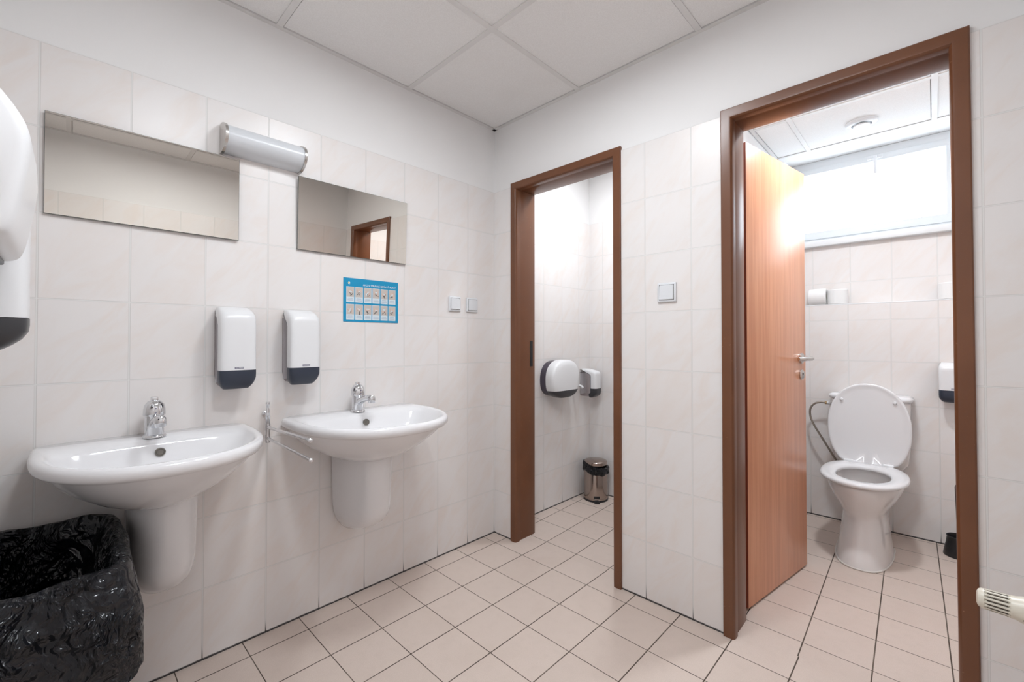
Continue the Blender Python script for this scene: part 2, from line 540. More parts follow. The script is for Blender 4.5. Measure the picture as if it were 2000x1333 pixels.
# window: frame, mullion, casement, panes, lever
WIN = 1.965
def window():
    o = empty('window_1', (1.6, WIN, 2.1)); o['kind'] = 'structure'
    inv = (-1.6, -WIN, -2.1)
    def sh(bm): bmesh.ops.translate(bm, vec=inv, verts=bm.verts)
    bm = bmesh.new()
    x0, x1, z0, z1 = WL + .03, WR - .06, 1.803, 2.425
    box(bm, x0, x1, WIN + .0009, WIN + .0691, z0 + .001, 1.870, 0, .003)
    box(bm, x0, x1, WIN + .0006, WIN + .0694, 2.355, z1 - .001, 0, .003)
    box(bm, x0, x0 + .05, WIN, WIN + .07, z0, z1, 0, .003)
    box(bm, x1 - .05, x1, WIN, WIN + .07, z0, z1, 0, .003)
    box(bm, 1.992, 2.030, WIN + .0016, WIN + .068, z0 + .002, z1 - .002, 0, .003)
    sh(bm); new('window_frame', bm, 'upvc', o)
    bm = bmesh.new()
    a, b, c, d = x0 + .04, 1.990, 1.862, 2.372
    w = 0.040
    for k, (p, q, r, s) in enumerate(((a, b, c, c + w + .012), (a, b, d - w, d), (a + .001, a + w, c + .001, d - .001), (b - w, b - .001, c + .001, d - .001))):
        box(bm, p, q, WIN - .012 + .0006 * (k > 1), WIN + .05 - .0006 * (k > 1), r, s, 0, .004)
    sh(bm); new('casement', bm, 'upvc', o)
    bm = bmesh.new(); box(bm, a + .02, b - .02, WIN + .018, WIN + .024, c + .02, d - .02)
    sh(bm); new('pane', bm, 'pane', o, smooth=False)
    bm = bmesh.new(); box(bm, 2.025, x1 - .045, WIN + .018, WIN + .024, 1.86, 2.36)
    sh(bm); new('pane', bm, 'pane', o, smooth=False)
    bm = bmesh.new()
    box(bm, 1.575, 1.655, WIN - .024, WIN - .010, 2.345, 2.368, 0, .004)
    box(bm, 1.608, 1.626, WIN - .040, WIN - .020, 2.240, 2.362, 0, .005)
    sh(bm); new('window_handle', bm, 'white', o)
window()

# ceilings: panels in a T-bar grid
def ceiling(name, x0, x1, y0, y1, xs, ys, z=CEIL):
    bm = bmesh.new()
    box(bm, x0, x1, y0, y1, z + .020, z + .03, 2)  # dark sheet standing in for the shade in the gaps beside the bars
    X = [x0] + sorted(v for v in xs if x0 < v < x1) + [x1]
    Y = [y0] + sorted(v for v in ys if y0 < v < y1) + [y1]
    for i in range(len(X) - 1):
        for j in range(len(Y) - 1):
            a0 = X[i] + (.012 if i else .020); a1 = X[i + 1] - (.0150 if i < len(X) - 2 else .020)
            b0 = Y[j] + (.0150 if j else .020); b1 = Y[j + 1] - (.012 if j < len(Y) - 2 else .020)
            if j == len(Y) - 2: b1 -= .0032
            if i == 0: a0 += .0032
            box(bm, a0, a1, b0, b1, z + .004, z + .016, 0)
    for v in X[1:-1]: box(bm, v - .012, v + .012, y0, y1, z, z + .019, 1)
    for v in Y[1:-1]: box(bm, x0, x1, v - .012, v + .012, z + .0004, z + .0186, 1)
    for a in ((x0, x0 + .020, y0, y1), (x1 - .020, x1, y0, y1), (x0, x1, y0, y0 + .020), (x0, x1, y1 - .020, y1)):
        box(bm, *a, z - .0006, z + .0195, 1)
    return struct(name, bm, ['panel', 'tbar', 'gap'], smooth=False)
ceiling('ceiling', -0.006, RIGHT, FRONT, 0.006, [.6115 + .6 * k for k in range(3)], [-.597 - .6 * k for k in range(3)])
ceiling('ceiling', WL, WR, DW - .006, 1.655, [1.30, 1.90], [.48, 1.08])
bm = bmesh.new(); box(bm, WL, WR, 1.655, UY + .01, CEIL + .006, CEIL + .03); 
struct('ceiling', bm, 'plaster', smooth=False)
ceiling('ceiling', -.006, CR, DW - .006, CY + .006, [.6], [.6])

# door frames: steel, painted brown
def door_frame(name, x0, x1, zt, lean=0.0):
    """U-shaped steel profile swept round the opening: (inward offset from outer edge, depth y)"""
    prof = [(0.000, 0.010), (0.000, -0.004), (0.001, -0.0095), (0.004, -0.012), (0.030, -0.012), (0.036, -0.011), (0.041, -0.006),
            (0.043, 0.002), (0.043, 0.024), (0.040, 0.027), (0.036, 0.029), (0.036, 0.046), (0.037, 0.048),
            (0.037, 0.150), (0.034, 0.162), (0.020, 0.164), (0.000, 0.164), (0.0, 0.140), (0.016, 0.140), (0.016, 0.010)]
    bm = bmesh.new()
    def outline(o, y):
        return [(x0 + o, y, 0.0), (x0 + o, y, zt - o), (x1 - o, y, zt - o), (x1 - o + lean, y, 0.0)]
    cols = [[bm.verts.new(p) for p in outline(o, y)] for o, y in prof]
    n = len(cols)
    for i in range(n):
        a, b = cols[i], cols[(i + 1) % n]
        for k in range(3): bm.faces.new((a[k], a[k + 1], b[k + 1], b[k]))
    bm.faces.new([c[0] for c in cols]); bm.faces.new([c[3] for c in cols][::-1])
    return struct(name, bm, 'frame', angle=35)
f1 = door_frame('door_1', D1[0], D1[1], DT)
bm = bmesh.new(); box(bm, D1[0] + .036, D1[0] + .0385, 0.118, 0.140, 0.985, 1.135); 
new('strike_plate', bm, 'black', f1, smooth=False)
f2 = door_frame('door_2', D2[0], D2[1] - .004, DT, 0.006)

# door leaf of the toilet room, swung inwards; local frame: hinge line at origin, leaf along +x
def leaf():
    h = Vector((1.316, 0.222, 0)); e = Vector((1.417, 0.826, 0))
    d = e - h; L = d.length; ang = math.atan2(d.y, d.x)
    o = new('door_leaf', (lambda bm: (box(bm, 0, L, 0, 0.040, 0.010, 1.985, 0, 0.0015), bm)[1])(bmesh.new()), ['wood', 'woodedge'], f2)
    for p in o.data.polygons:
        if abs(p.normal.x) > .9: p.material_index = 1
    o.matrix_world = Matrix.Translation((h.x, h.y, 0)) @ Matrix.Rotation(ang, 4, 'Z')
    x = L - 0.058
    bm = bmesh.new(); lathe(bm, [(.0005, -.010), (.022, -.010), (.026, -.007), (.026, 0.0)], (x, 0, 1.049), 32, 'y')
    lathe(bm, [(.0095, -.050), (.0095, -.006)], (x, 0, 1.049), 20, 'y')
    hd = new('door_handle', bm, 'brushed', o)
    bm = bmesh.new()
    tube(bm, spline([(x + .004, -.046, 1.049), (x - .012, -.052, 1.049), (x - .050, -.053, 1.049), (x - .095, -.048, 1.049), (x - .118, -.034, 1.049)], 6), .0095, 16)
    new('lever', bm, 'brushed', o)
    bm = bmesh.new(); lathe(bm, [(.0005, -.009), (.021, -.009), (.025, -.006), (.025, 0.0)], (x, 0, 0.968), 32, 'y')
    lathe(bm, [(.0005, -.0096), (.007, -.0096), (.007, -.006)], (x, 0, 0.972), 16, 'y', 1); box(bm, x - .003, x + .003, -.0096, -.006, .952, .970, 1)
    new('lock_escutcheon', bm, ['brushed', 'black'], o)
    for z in (.25, 1.72):
        bm = bmesh.new(); lathe(bm, [(.0075, z), (.0075, z + .09)], (-.006, 0.046, 0), 14); new('hinge', bm, 'brushed', o)
leaf()

# ------------------------------------------------------------------ mirrors
def mirror(y0, y1, z0, z1, tilt, yaw, label, lean=0):
    o = empty('wall_mirror', (0.012, (y0 + y1) / 2, z0))
    w, h = (y1 - y0) / 2, z1 - z0
    bm = bmesh.new(); box(bm, -0.005, 0.0, -w, w, 0, h, 0)
    b = new('backing', bm, 'glassedge', o, smooth=False)
    bm = bmesh.new(); box(bm, 0.0, 0.0012, -w + .001, w - .001, .001, h - .001, 0)
    g = new('mirror_glass', bm, 'mirror', o, smooth=False)
    o.rotation_euler = (0, R(tilt), R(yaw))
    return tag(o, label, 'mirror', 'mirrors over the washbasins')
mirror(-1.830, -1.333, 1.513, 1.815, 0.71, -0.48, 'wide frameless mirror over the left washbasin, beside the white dispensers')
mirror(-1.123, -0.615, 1.513, 1.813, 1.90, -0.43, 'frameless mirror over the right washbasin, reflecting a brown door frame')

# ------------------------------------------------------------------ half-round wall light
def wall_light():
    o = empty('wall_light', (0, -1.253, 1.878))
    def half(y0, y1, r, d, mat):
        rings = []
        for y in (y0, y1):
            pts = []
            for i in range(20):
                a = -pi / 2 + pi * i / 19
                pts.append((max(0.0, .012 + d * cos(a)), y, r * sin(a)))
            pts += [(0, y, r), (0, y, -r)]
            rings.append(pts)
        bm = bmesh.new(); loft(bm, rings)
        return bm
    new('diffuser', half(-.131, .131, .050, .072, 0), 'opal', o)
    new('end_cap', half(-.140, -.131, .054, .077, 0), 'brushed', o)
    new('end_cap', half(.131, .140, .054, .077, 0), 'brushed', o)
    tag(o, 'half-round wall light with milky cover between the two mirrors', 'wall light')
wall_light()

# ------------------------------------------------------------------ soap dispensers
def dispenser(name, label, loc, rz, h=.295, w=.0575, d=.112, wrap=.030, group=None, scale=1.0, plate=True, mats=('white', 'navy')):
    """stands out along local +x from the wall, bottom at z=0"""
    o = empty(name, loc, rz)
    def prof(t):   # depth factor and width factor along height
        k = t / h
        top = max(0.0, (k - .86) / .14); bot = max(0.0, (.17 - k) / .17)
        return (1 - .62 * top ** 2.4 - .30 * bot ** 2.2, 1 - .20 * top ** 2.6 - .34 * bot ** 2.6)
    def sect(t, xb, grow=0.0):
        fd, fw = prof(t)
        xf = max(xb + .012, d * fd)
        return dring(w * fw + grow, xb, xf + grow, t, 40, 4.2, 14, mid=xb + (xf - xb) * .25)
    zb = .067
    bm = bmesh.new()
    zs = [zb + .001] + [zb + (h - zb) * i / 14 for i in range(1, 15)]
    zs = zs[:-1] + [h - .010, h - .004, h]
    xb = d - wrap - .012
    rs = []
    for t in zs:
        b = xb if t < h * .80 else max(.002, xb * (1 - ((t - h * .80) / (h * .20)) ** 1.1))
        rs.append(sect(t, b))
    loft(bm, rs)
    cv = new('cover', bm, mats[0], o, angle=50)
    bm = bmesh.new()
    zs = [0, .004, .012, .024, .040, .054, zb]
    loft(bm, [sect(t, d - wrap - .012 if t > .03 else (d - wrap) * .72, .0006) for t in zs])
    new('push_button', bm, mats[1], o, angle=50)
    bm = bmesh.new()
    rs = []
    for t in [q * h / .295 for q in (.010, .02, .05, .10, .15, .20, .24, .262)]:
        fd, fw = prof(t)
        rs.append(dring(w * fw - .005, 0.0, xb + .003 if t > .03 else xb * .8, t, 28, 12, 14, mid=.01))
    loft(bm, rs)
    new('reservoir_panel', bm, 'smoke', o, angle=50)
    for sgn in (-1, 1):
        bm = bmesh.new()
        pts = []
        for k in range(24):
            t = .012 + (h * .955 - .012) * k / 23
            fd, fw = prof(t)
            b = xb if t < h * .80 else max(.002, xb * (1 - ((t - h * .80) / (h * .20)) ** 1.1))
            if t < .03: b = xb * .86
            pts.append((b - .0005, sgn * (w * fw - .0022), t))
        tube(bm, pts, .0021, 6)
        new('seam', bm, 'navy', o)
    bm = bmesh.new(); box(bm, 0, .006, -w + .008, w - .008, .02, h - .03, 0, .002); new('back_plate', bm, 'white', o)
    if plate:
        bm = bmesh.new(); box(bm, d - .004, d + .0004, -.014, .014, zb + .006, zb + .013, 0)
        text_mesh(bm, 'KATRIN', .0055, lambda x, y: (d + .0008, -.0115 + x, zb + .0077 + y), 1, width=.023)
        new('name_plate', bm, ['logo', 'print'], cv, smooth=False)
    o.scale = (scale,) * 3
    return tag(o, label, 'soap dispenser', group)
G = 'white soap dispensers with a dark push button'
dispenser('soap_dispenser', 'white wall soap dispenser with dark button over the left washbasin', (0, -1.352, .965), 0, group=G)
dispenser('soap_dispenser', 'white wall soap dispenser with dark button over the right washbasin, left of the blue poster', (0, -1.123, .965), 0, group=G)
dispenser('soap_dispenser', 'white soap dispenser with charcoal button at left picture edge, partly behind the towel dispenser', (.50, FRONT, 1.118), R(90),
          h=.305, d=.146, wrap=.062, plate=False, mats=('white', 'charcoal'), group=G)

# ------------------------------------------------------------------ paper towel dispenser on the front wall
def towel_dispenser():
    o = empty('paper_towel_dispenser', (.78, FRONT, 1.283), 0)
    bm = bmesh.new()
    side = [(.100, .004), (.130, .006), (.142, .022), (.151, .070), (.158, .125), (.1585, .158), (.149, .190), (.126, .224), (.094, .258), (.055, .288), (.0, .305), (0.0, .03), (.03, .004)]
    prof = [tuple(p) for p in spline([(y, z, 0) for y, z in side[:11]], 4)]
    prof = [(p[0], p[1]) for p in prof] + [(0.0, .03), (.03, .004)]
    rs = []
    for x, k in ((-.160, .90), (-.156, .955), (-.148, .985), (-.13, 1.0), (0, 1.012), (.13, 1.0), (.148, .985), (.156, .955), (.160, .90)):
        rs.append([(x, y * k, .15 + (z - .15) * (k * .5 + .5)) for y, z in prof])
    loft(bm, rs)
    c = new('cover', bm, 'white', o, angle=50)
    bm = bmesh.new(); box(bm, -.145, .145, .012, .118, -.003, .012, 0, .003); new('paper_slot', bm, 'black', o)
    bm = bmesh.new(); box(bm, .150, .1605, .118, .130, .150, .164, 0, .002); new('lock', bm, 'logo', o)
    tag(o, 'large curved white paper towel dispenser cut by the left picture edge', 'towel dispenser')
towel_dispenser()

# ------------------------------------------------------------------ poster
def poster():
    y0, y1, z0, z1 = -.925, -.651, 1.2225, 1.419
    o = empty('hand_washing_poster', (0.001, y0, z0))
    w, h = y1 - y0, z1 - z0
    bm = bmesh.new(); box(bm, 0, .0012, 0, w, 0, h, 0)
    bm2 = bm
    sheet = new('sheet', bm, 'blue', o, smooth=False)
    f = lambda e: (lambda x, y: (e, x, y))
    bm = bmesh.new()
    text_mesh(bm, 'AKO SI SPRÁVNE UMÝVAŤ RUKY?', .0125, lambda x, y: (.0016, .092 + x, h - .0315 + y), 0, width=.168)
    new('title_lettering', bm, 'print', sheet, smooth=False)
    bm = bmesh.new()
    text_mesh(bm, 'e', .024, lambda x, y: (.0016, .020 + x, h - .028 + y), 0)
    lathe(bm, [(.0001, .0013), (.0035, .0013), (.0035, .0018)], (0, .0245, h - .0215), 12, 'x', 1)
    new('emblem', bm, ['print', 'yellow'], sheet, smooth=False)
    cw, ch = .0372, .0700
    rnd = random.Random(3)
    for r in range(2):
        for c in range(6):
            cx = .0135 + c * .0418; cz = h - .1130 - r * .0785 + .0045
            bm = bmesh.new()
            box(bm, .0012, .0015, cx, cx + cw, cz, cz + ch, 0)
            # photograph of hands: a grey-beige field with pale hands and dark contours
            box(bm, .0015, .0017, cx + .0012, cx + cw - .0012, cz + ch * .34, cz + ch - .0015, 1)
            for k in range(3):
                a = rnd.uniform(-1, 1) + (k - 1) * .9
                px, pz = cx + cw * (.5 + .16 * (k - 1)), cz + ch * (.62 + rnd.uniform(-.05, .08))
                L = rnd.uniform(.010, .015)
                pts = [(.0019, px - L * cos(a) * .6, pz - L * sin(a)), (.0020, px, pz + .003 * k), (.0019, px + L * cos(a) * .7, pz + L * abs(sin(a)))]
                tube(bm, spline(pts, 3), [.0028, .0030, .0034, .0036, .0034, .0028, .0018], 6, 3 if k != 1 else 0)
            for k in range(2):
                a = rnd.uniform(.3, 2.6)
                px, pz = cx + cw * rnd.uniform(.35, .65), cz + ch * rnd.uniform(.42, .6)
                L = .010
                tube(bm, [(.0042, px - L * cos(a), pz - L * sin(a) * .7), (.0046, px + .002, pz), (.0042, px + L * cos(a) * .8, pz + L * sin(a) * .8)], .0011, 5, 2)
            for k in range(3):
                box(bm, .0015, .0017, cx + .005 + .002 * (k == 2), cx + cw - .005 - .003 * (k == 2), cz + .007 + k * .0045, cz + .0085 + k * .0045, 4)
            # keep the raised drawing shallow
            for v in bm.verts: v.co.x = .0012 + (v.co.x - .0012) * .35
            new('picture_card', bm, ['card', 'sketch', 'ink', 'skin', 'printb'], sheet, smooth=False)
    tag(o, 'blue hand-washing instruction poster with twelve small pictures on the tiled wall', 'poster')
poster()

# ------------------------------------------------------------------ light switches
def switch(loc, rz, w, h, label):
    o = empty('light_switch', loc, rz)
    bm = bmesh.new(); box(bm, 0, .010, -w / 2, w / 2, -h / 2, h / 2, 0, .0045, 3); new('frame', bm, 'switch', o)
    bm = bmesh.new(); box(bm, .0085, .0105, -w / 2 + .0085, w / 2 - .0085, -h / 2 + .0085, h / 2 - .0085, 0, .001); new('gap', bm, 'gap', o)
    bm = bmesh.new()
    vs = box(bm, .009, .0150, -w / 2 + .0100, w / 2 - .0100, -h / 2 + .0100, h / 2 - .0100, 0)
    for v in vs:
        if v.co.x > .012 and v.co.z > 0: v.co.x -= .002
    bmesh.ops.bevel(bm, geom=list(bm.edges), offset=.0022, segments=3, affect='EDGES')
    new('rocker', bm, 'switch', o)
    return tag(o, label, 'light switch')
switch((0, -.180, 1.337), 0, .081, .081, 'white light switch on the left wall, the one nearer the room corner')
switch((0, -.303, 1.337), 0, .081, .081, 'white light switch on the left wall, the one nearer the blue poster')
switch((1.0685, 0, 1.343), R(-90), .083, .083, 'white light switch on the tiled wall between the two doorways')

# ------------------------------------------------------------------ washbasins with faucets
def faucet(parent, dz):
    o = empty('faucet', (.072, 0, dz)); o.parent = parent; o.scale = (1.16, 1.16, 1.06)
    bm = bmesh.new()
    lathe(bm, [(.0262, .0), (.0262, .004), (.0245, .0065), (.0218, .008), (.0212, .030), (.0212, .062), (.0215, .066)], (0, 0, 0), 32)
    new('body', bm, 'chrome', o)
    bm = bmesh.new()
    path = spline([(.004, 0, .036), (.034, 0, .050), (.064, 0, .060), (.092, 0, .066), (.104, 0, .066)], 5)
    tube(bm, path, [.0150 - .0050 * i / (len(path) - 1) for i in range(len(path))], 18)
    lathe(bm, [(.0008, .077), (.008, .076), (.0125, .070), (.0135, .060), (.0125, .050), (.0118, .046), (.0105, .046), (.0105, .050), (.0005, .050)], (.104, 0, 0), 24)
    new('spout', bm, 'chrome', o)
    bm = bmesh.new()
    lathe(bm, [(.0245, .066), (.0250, .070), (.0245, .084), (.0215, .098), (.0150, .108), (.0070, .112), (.0005, .1125)], (0, 0, 0), 32)
    box(bm, -.010, .006, -.008, .008, .106, .121, 0, .0025)
    tube(bm, [(-.006, 0, .100), (-.020, 0, .104), (-.030, 0, .103)], [.006, .0055, .0045], 10)
    for k in (-1, 1): lathe(bm, [(.0005, .0262), (.0022, .0260), (.0022, .020)], (0, 0, .082 + k * .006), 8, 'x', 1)
    new('lever', bm, ['chrome', 'logo'], o)
    bm = bmesh.new(); tube(bm, [(-.030, 0, .0), (-.030, 0, .060), (-.032, 0, .078)], .0025, 8)
    lathe(bm, [(.0005, .078), (.005, .080), (.0055, .088), (.0005, .092)], (-.032, 0, 0), 12); new('pop_up_rod', bm, 'chrome', o)

def washbasin(yc, w, d, label, zt=.832, trapw=.089, trapl=.262, ty=.0, tz=.330):
    o = empty('washbasin', (0, yc, 0))
    s = w / .270; N = 72
    Z = lambda dz: zt + dz
    rings = [
        dring(.085 * s, 0, .265, Z(-.180), N, 2.2),
        dring(.124 * s, 0, .303, Z(-.166), N, 2.2),
        dring(.162 * s, 0, .352 * d / .5, Z(-.142), N, 2.2),
        dring(.203 * s, 0, .406 * d / .5, Z(-.107), N, 2.2),
        dring(.233 * s, 0, .450 * d / .5, Z(-.070), N, 2.25),
        dring(.252 * s, 0, .478 * d / .5, Z(-.043), N, 2.3),
        dring(.256 * s, 0, .483 * d / .5, Z(-.038), N, 2.3),
        dring(.264 * s, 0, .493 * d / .5, Z(-.037), N, 2.3),
        dring(w, 0, d, Z(-.028), N, 2.3),
        dring(w + .001, 0, d + .001, Z(-.014), N, 2.3),
        dring(w - .003, 0, d - .003, Z(-.004), N, 2.3),
        dring(w - .012, 0.002, d - .012, Z(-.0005), N, 2.3),
        dring(w - .024, 0.050, d - .026, Z(-.002), N, 2.3, 5),
        dring(w - .034, .112, d - .040, Z(-.008), N, 2.3, 4),
        dring(w - .042, .124, d - .052, Z(-.022), N, 2.25, 4),
        dring(w - .062, .134, d - .080, Z(-.060), N, 2.2, 3.4),
        dring(w - .100, .150, d - .130, Z(-.098), N, 2.1, 3),
        dring(w - .160, .180, d - .200, Z(-.120), N, 2.0, 2.4),
        dring(.025, .250, .300, Z(-.128), N, 2.0, 2.0, mid=.275),
    ]
    bm = bmesh.new()
    loft(bm, rings)
    new('basin', bm, 'porc', o, angle=80)
    # half-column hiding the trap
    bm = bmesh.new()
    zb, zu = tz, Z(-.142)
    rs = []
    for k in range(15):
        t = k / 14
        z = zb + (zu - zb) * t
        round_ = (1 - min(1, t / .34)) ** 2.0
        fw = (1 - .10 * (1 - t)) * math.sqrt(max(.03, 1 - .72 * round_))
        fx = (1 - .07 * (1 - t)) * math.sqrt(max(.03, 1 - .88 * round_))
        rs.append(dring(trapw * fw, 0, trapl * fx, z, 48, 2.5, 12))
    loft(bm, [[(x, y + ty, z) for x, y, z in q] for q in rs])
    new('trap_cover', bm, 'porc', o, angle=70)
    bm = bmesh.new()
    lathe(bm, [(.0135, -.0060), (.0135, .0022), (.0105, .0030), (.0085, .0005), (.0005, .0002)], (0, 0, 0), 28, 'x', 0)
    ov = new('overflow_ring', bm, 'overflow', o)
    ov.location = (.1335, .008, Z(-.043)); ov.rotation_euler = (0, R(-8), 0)
    faucet(o, Z(-.003))
    tag(o, label, 'washbasin', 'white washbasins on the left wall')
washbasin(-1.580, .270, .500, 'white wall washbasin with chrome tap beside the black-lined bin', ty=.020, tz=.338)
washbasin(-.890, .298, .520, 'white wall washbasin with chrome tap under the blue poster, farther from the black bin', trapw=.098, trapl=.272, ty=.007, tz=.328)

# ------------------------------------------------------------------ swivel towel rail
def towel_rail():
    o = empty('towel_rail', (0, -1.236, .745))
    bm = bmesh.new()
    lathe(bm, [(.0005, .158), (.006, .157), (.0078, .151), (.0062, .142), (.0052, .134), (.0070, .124), (.0075, .112)], (.034, 0, 0), 18)
    lathe(bm, [(.0075, .112), (.0075, .104), (.0092, .103), (.0092, .090), (.0080, .089), (.0080, .001), (.0070, 0)], (.034, 0, 0), 18)
    new('post', bm, 'chrome', o)
    bm = bmesh.new()
    lathe(bm, [(.0105, .0), (.0105, .006), (.006, .009), (.006, .034)], (0, 0, .108), 18, 'x')
    new('wall_bracket', bm, 'chrome', o)
    for z, L, dy, e in ((.060, .420, .008, .052), (.018, .432, .006, -.060)):
        bm = bmesh.new()
        tube(bm, [(.034, 0, z), (.034 + L * .02, 0, z), (L, dy, z + (e - .0) * .18), (L + .004, dy, z + e * .18)], [.0058] * 4, 12)
        lathe(bm, [(.0095, z - .012), (.0095, z + .012)], (.034, 0, 0), 18)
        lathe(bm, [(.0066, L - .002), (.0074, L + .002), (.0074, L + .008), (.004, L + .011)], (0, dy, z + e * .18), 14, 'x')
        new('arm', bm, 'chrome', o)
    tag(o, 'chrome swivel towel rail with two arms between the washbasins', 'towel rail')
towel_rail()

# ------------------------------------------------------------------ big waste bin with black liner
def rrect(x0, x1, y0, y1, n=4, r=.05, per=140):
    """rounded rectangle sampled evenly"""
    cs = [(x1 - r, y1 - r, 0), (x0 + r, y1 - r, 90), (x0 + r, y0 + r, 180), (x1 - r, y0 + r, 270)]
    pts = []
    for cx, cy, a0 in cs:
        for k in range(9):
            a = R(a0 + 90 * k / 8); pts.append(Vector((cx + r * cos(a), cy + r * sin(a))))
    L = [0]
    for i in range(len(pts)): L.append(L[-1] + (pts[(i + 1) % len(pts)] - pts[i]).length)
    out = []; j = 0
    for k in range(per):
        t = L[-1] * k / per
        while L[j + 1] < t: j += 1
        u = (t - L[j]) / max(1e-9, L[j + 1] - L[j])
        out.append(pts[j].lerp(pts[(j + 1) % len(pts)], u))
    return out
def waste_bin():
    x0, x1, y0, y1 = .070, .556, FRONT + .018, -1.690
    cx, cy = (x0 + x1) / 2, (y0 + y1) / 2
    o = empty('waste_bin', (cx, cy, 0))
    def sh(p): return (p[0] - cx, p[1] - cy, p[2])
    bm = bmesh.new()
    def rr(k, z):
        return [sh((q.x, q.y, z)) for q in rrect(x0 + k, x1 - k, y0 + k, y1 - k, r=.04, per=64)]
    loft(bm, [rr(.055, 0), rr(.052, .004), rr(.005, .585), rr(.002, .587), rr(.002, .596), rr(.008, .596), rr(.058, .012)])
    new('bin_body', bm, 'charcoal', o)
    per = 260
    rings = []
    # (offset outward, height) from hem up over the rim and down inside
    prof = []
    for k in range(40):
        t = k / 39
        z = .350 + (.605 - .350) * t
        prof.append((.036 + .010 * sin(t * 2.6) - .018 * t ** 3, z, 1 - t * .5))
    prof += [(.021, .616, .42), (.014, .625, .36), (.004, .628, .34), (-.005, .625, .34), (-.012, .612, .38)]
    for k in range(1, 16):
        t = k / 15
        prof.append((-.018 - .064 * t, .605 - .33 * t, .45 + .45 * t))
    bm = bmesh.new()
    for off, z, amp in prof:
        pts = []
        base = rrect(x0 - off, x1 + off, y0 - min(off, .014), y1 + off, r=.055 + max(0, off) * .5, per=per)
        for q in base:
            p = Vector((q.x, q.y, z))
            n = Vector((q.x - cx, (q.y - cy) * 1.6, 0)).normalized()
            v = p * 7.0
            a = noise.noise(v * 1.0) * .020 + noise.noise(v * Vector((2.4, 2.4, 1.1)) + Vector((5, 2, 8))) * .011
            ridge = abs(noise.noise(Vector((q.x * 22, q.y * 22, z * 9 + 3)))) 
            a += (.35 - ridge) * .013 + abs(noise.noise(p * 46)) * -.0045
            a *= amp
            p = p + n * a
            droop = noise.noise(Vector((q.x * 6, q.y * 6, 2.2)))
            if off > 0: p.z += (droop * .030 + (q.y - y1) * .35 + .035) * max(0, 1 - (z - .35) / .255)
            # the back edge stands up in soft folds, the far right corner sags
            bk = max(0.0, (.30 - q.x) / .25)
            if z > .55 and off > -.03: p.z += bk * -.008 + noise.noise(Vector((q.x * 14, q.y * 14, z * 5))) * .010
            p.y = max(p.y, FRONT + .003 + .001 * amp)
            p.x = max(p.x, .006)
            if p.x < .34: p.y = min(p.y, -1.658 + max(0, p.x - .28) * .25)
            if p.x < .45: p.z = min(p.z, .640)
            pts.append(sh(p))
        rings.append(pts)
    loft(bm, rings, cap0=False, cap1=True)
    new('bin_liner', bm, 'bag', o, angle=180)
    tag(o, 'large waste bin lined with a crumpled black bag under the left washbasin', 'waste bin')
waste_bin()

# ------------------------------------------------------------------ radiator thermostat head by the right wall
def thermostat():
    o = empty('radiator_thermostat', (RIGHT, -.300, .536))
    # axis along -x, tip slightly up
    bm = bmesh.new()
    N = 48
    prof = [(-.1275, .0005, 0), (-.1270, .012, 0), (-.1245, .0185, 0), (-.120, .0215, 0), (-.114, .0225, 0), (-.1125, .0225, 1), (-.075, .0240, 1), (-.0735, .0243, 0),
            (-.066, .0250, 0), (-.055, .0285, 0), (-.047, .0300, 0), (-.044, .0300, 0), (-.0435, .0285, 0)]
    rs = []
    for x, r, g in prof:
        pts = []
        for i in range(N):
            a = 2 * pi * i / N
            rr = r - (.0035 if (g and i % 3 == 1) else 0)
            pts.append((x, rr * cos(a), rr * sin(a)))
        rs.append(pts)
    R_ = loft(bm, rs)
    new('head', bm, 'cream', o, angle=30)
    bm = bmesh.new()
    for i in range(16):
        a = 2 * pi * (i * 3 + 1) / N
        c, s_ = cos(a), sin(a)
        pts = [(-.110, .0212 * c, .0212 * s_), (-.077, .0226 * c, .0226 * s_)]
        tube(bm, pts, .00105, 6)
    new('slots', bm, 'creamslot', o)
    bm = bmesh.new(); lathe(bm, [(.0280, -.0435), (.0280, -.0420)], (0, 0, 0), 32, 'x', 1); lathe(bm, [(.0290, -.042), (.0290, -.028), (.015, -.026), (.011, 0.0)], (0, 0, 0), 32, 'x')
    new('collar', bm, ['cream', 'creamslot'], o)
    bm = bmesh.new()
    # the zero on the dial, on the side that faces the room
    a0 = R(205)
    def onr(u, v, r=.0291):
        a = a0 - v / r
        x = -.0525 + u
        rad = .0290 + (x + .055) * .14 + .0004
        return (x, rad * cos(a), rad * sin(a))
    pts = [onr(.0022 * cos(2 * pi * k / 16), .0042 * sin(2 * pi * k / 16)) for k in range(17)]
    tube(bm, pts, .0006, 5)
    new('dial_number', bm, 'black', o)
    o.rotation_euler = (0, R(0), R(-4))
    tag(o, 'cream ribbed radiator thermostat head at the right picture edge', 'radiator thermostat')
    return o
thermostat()

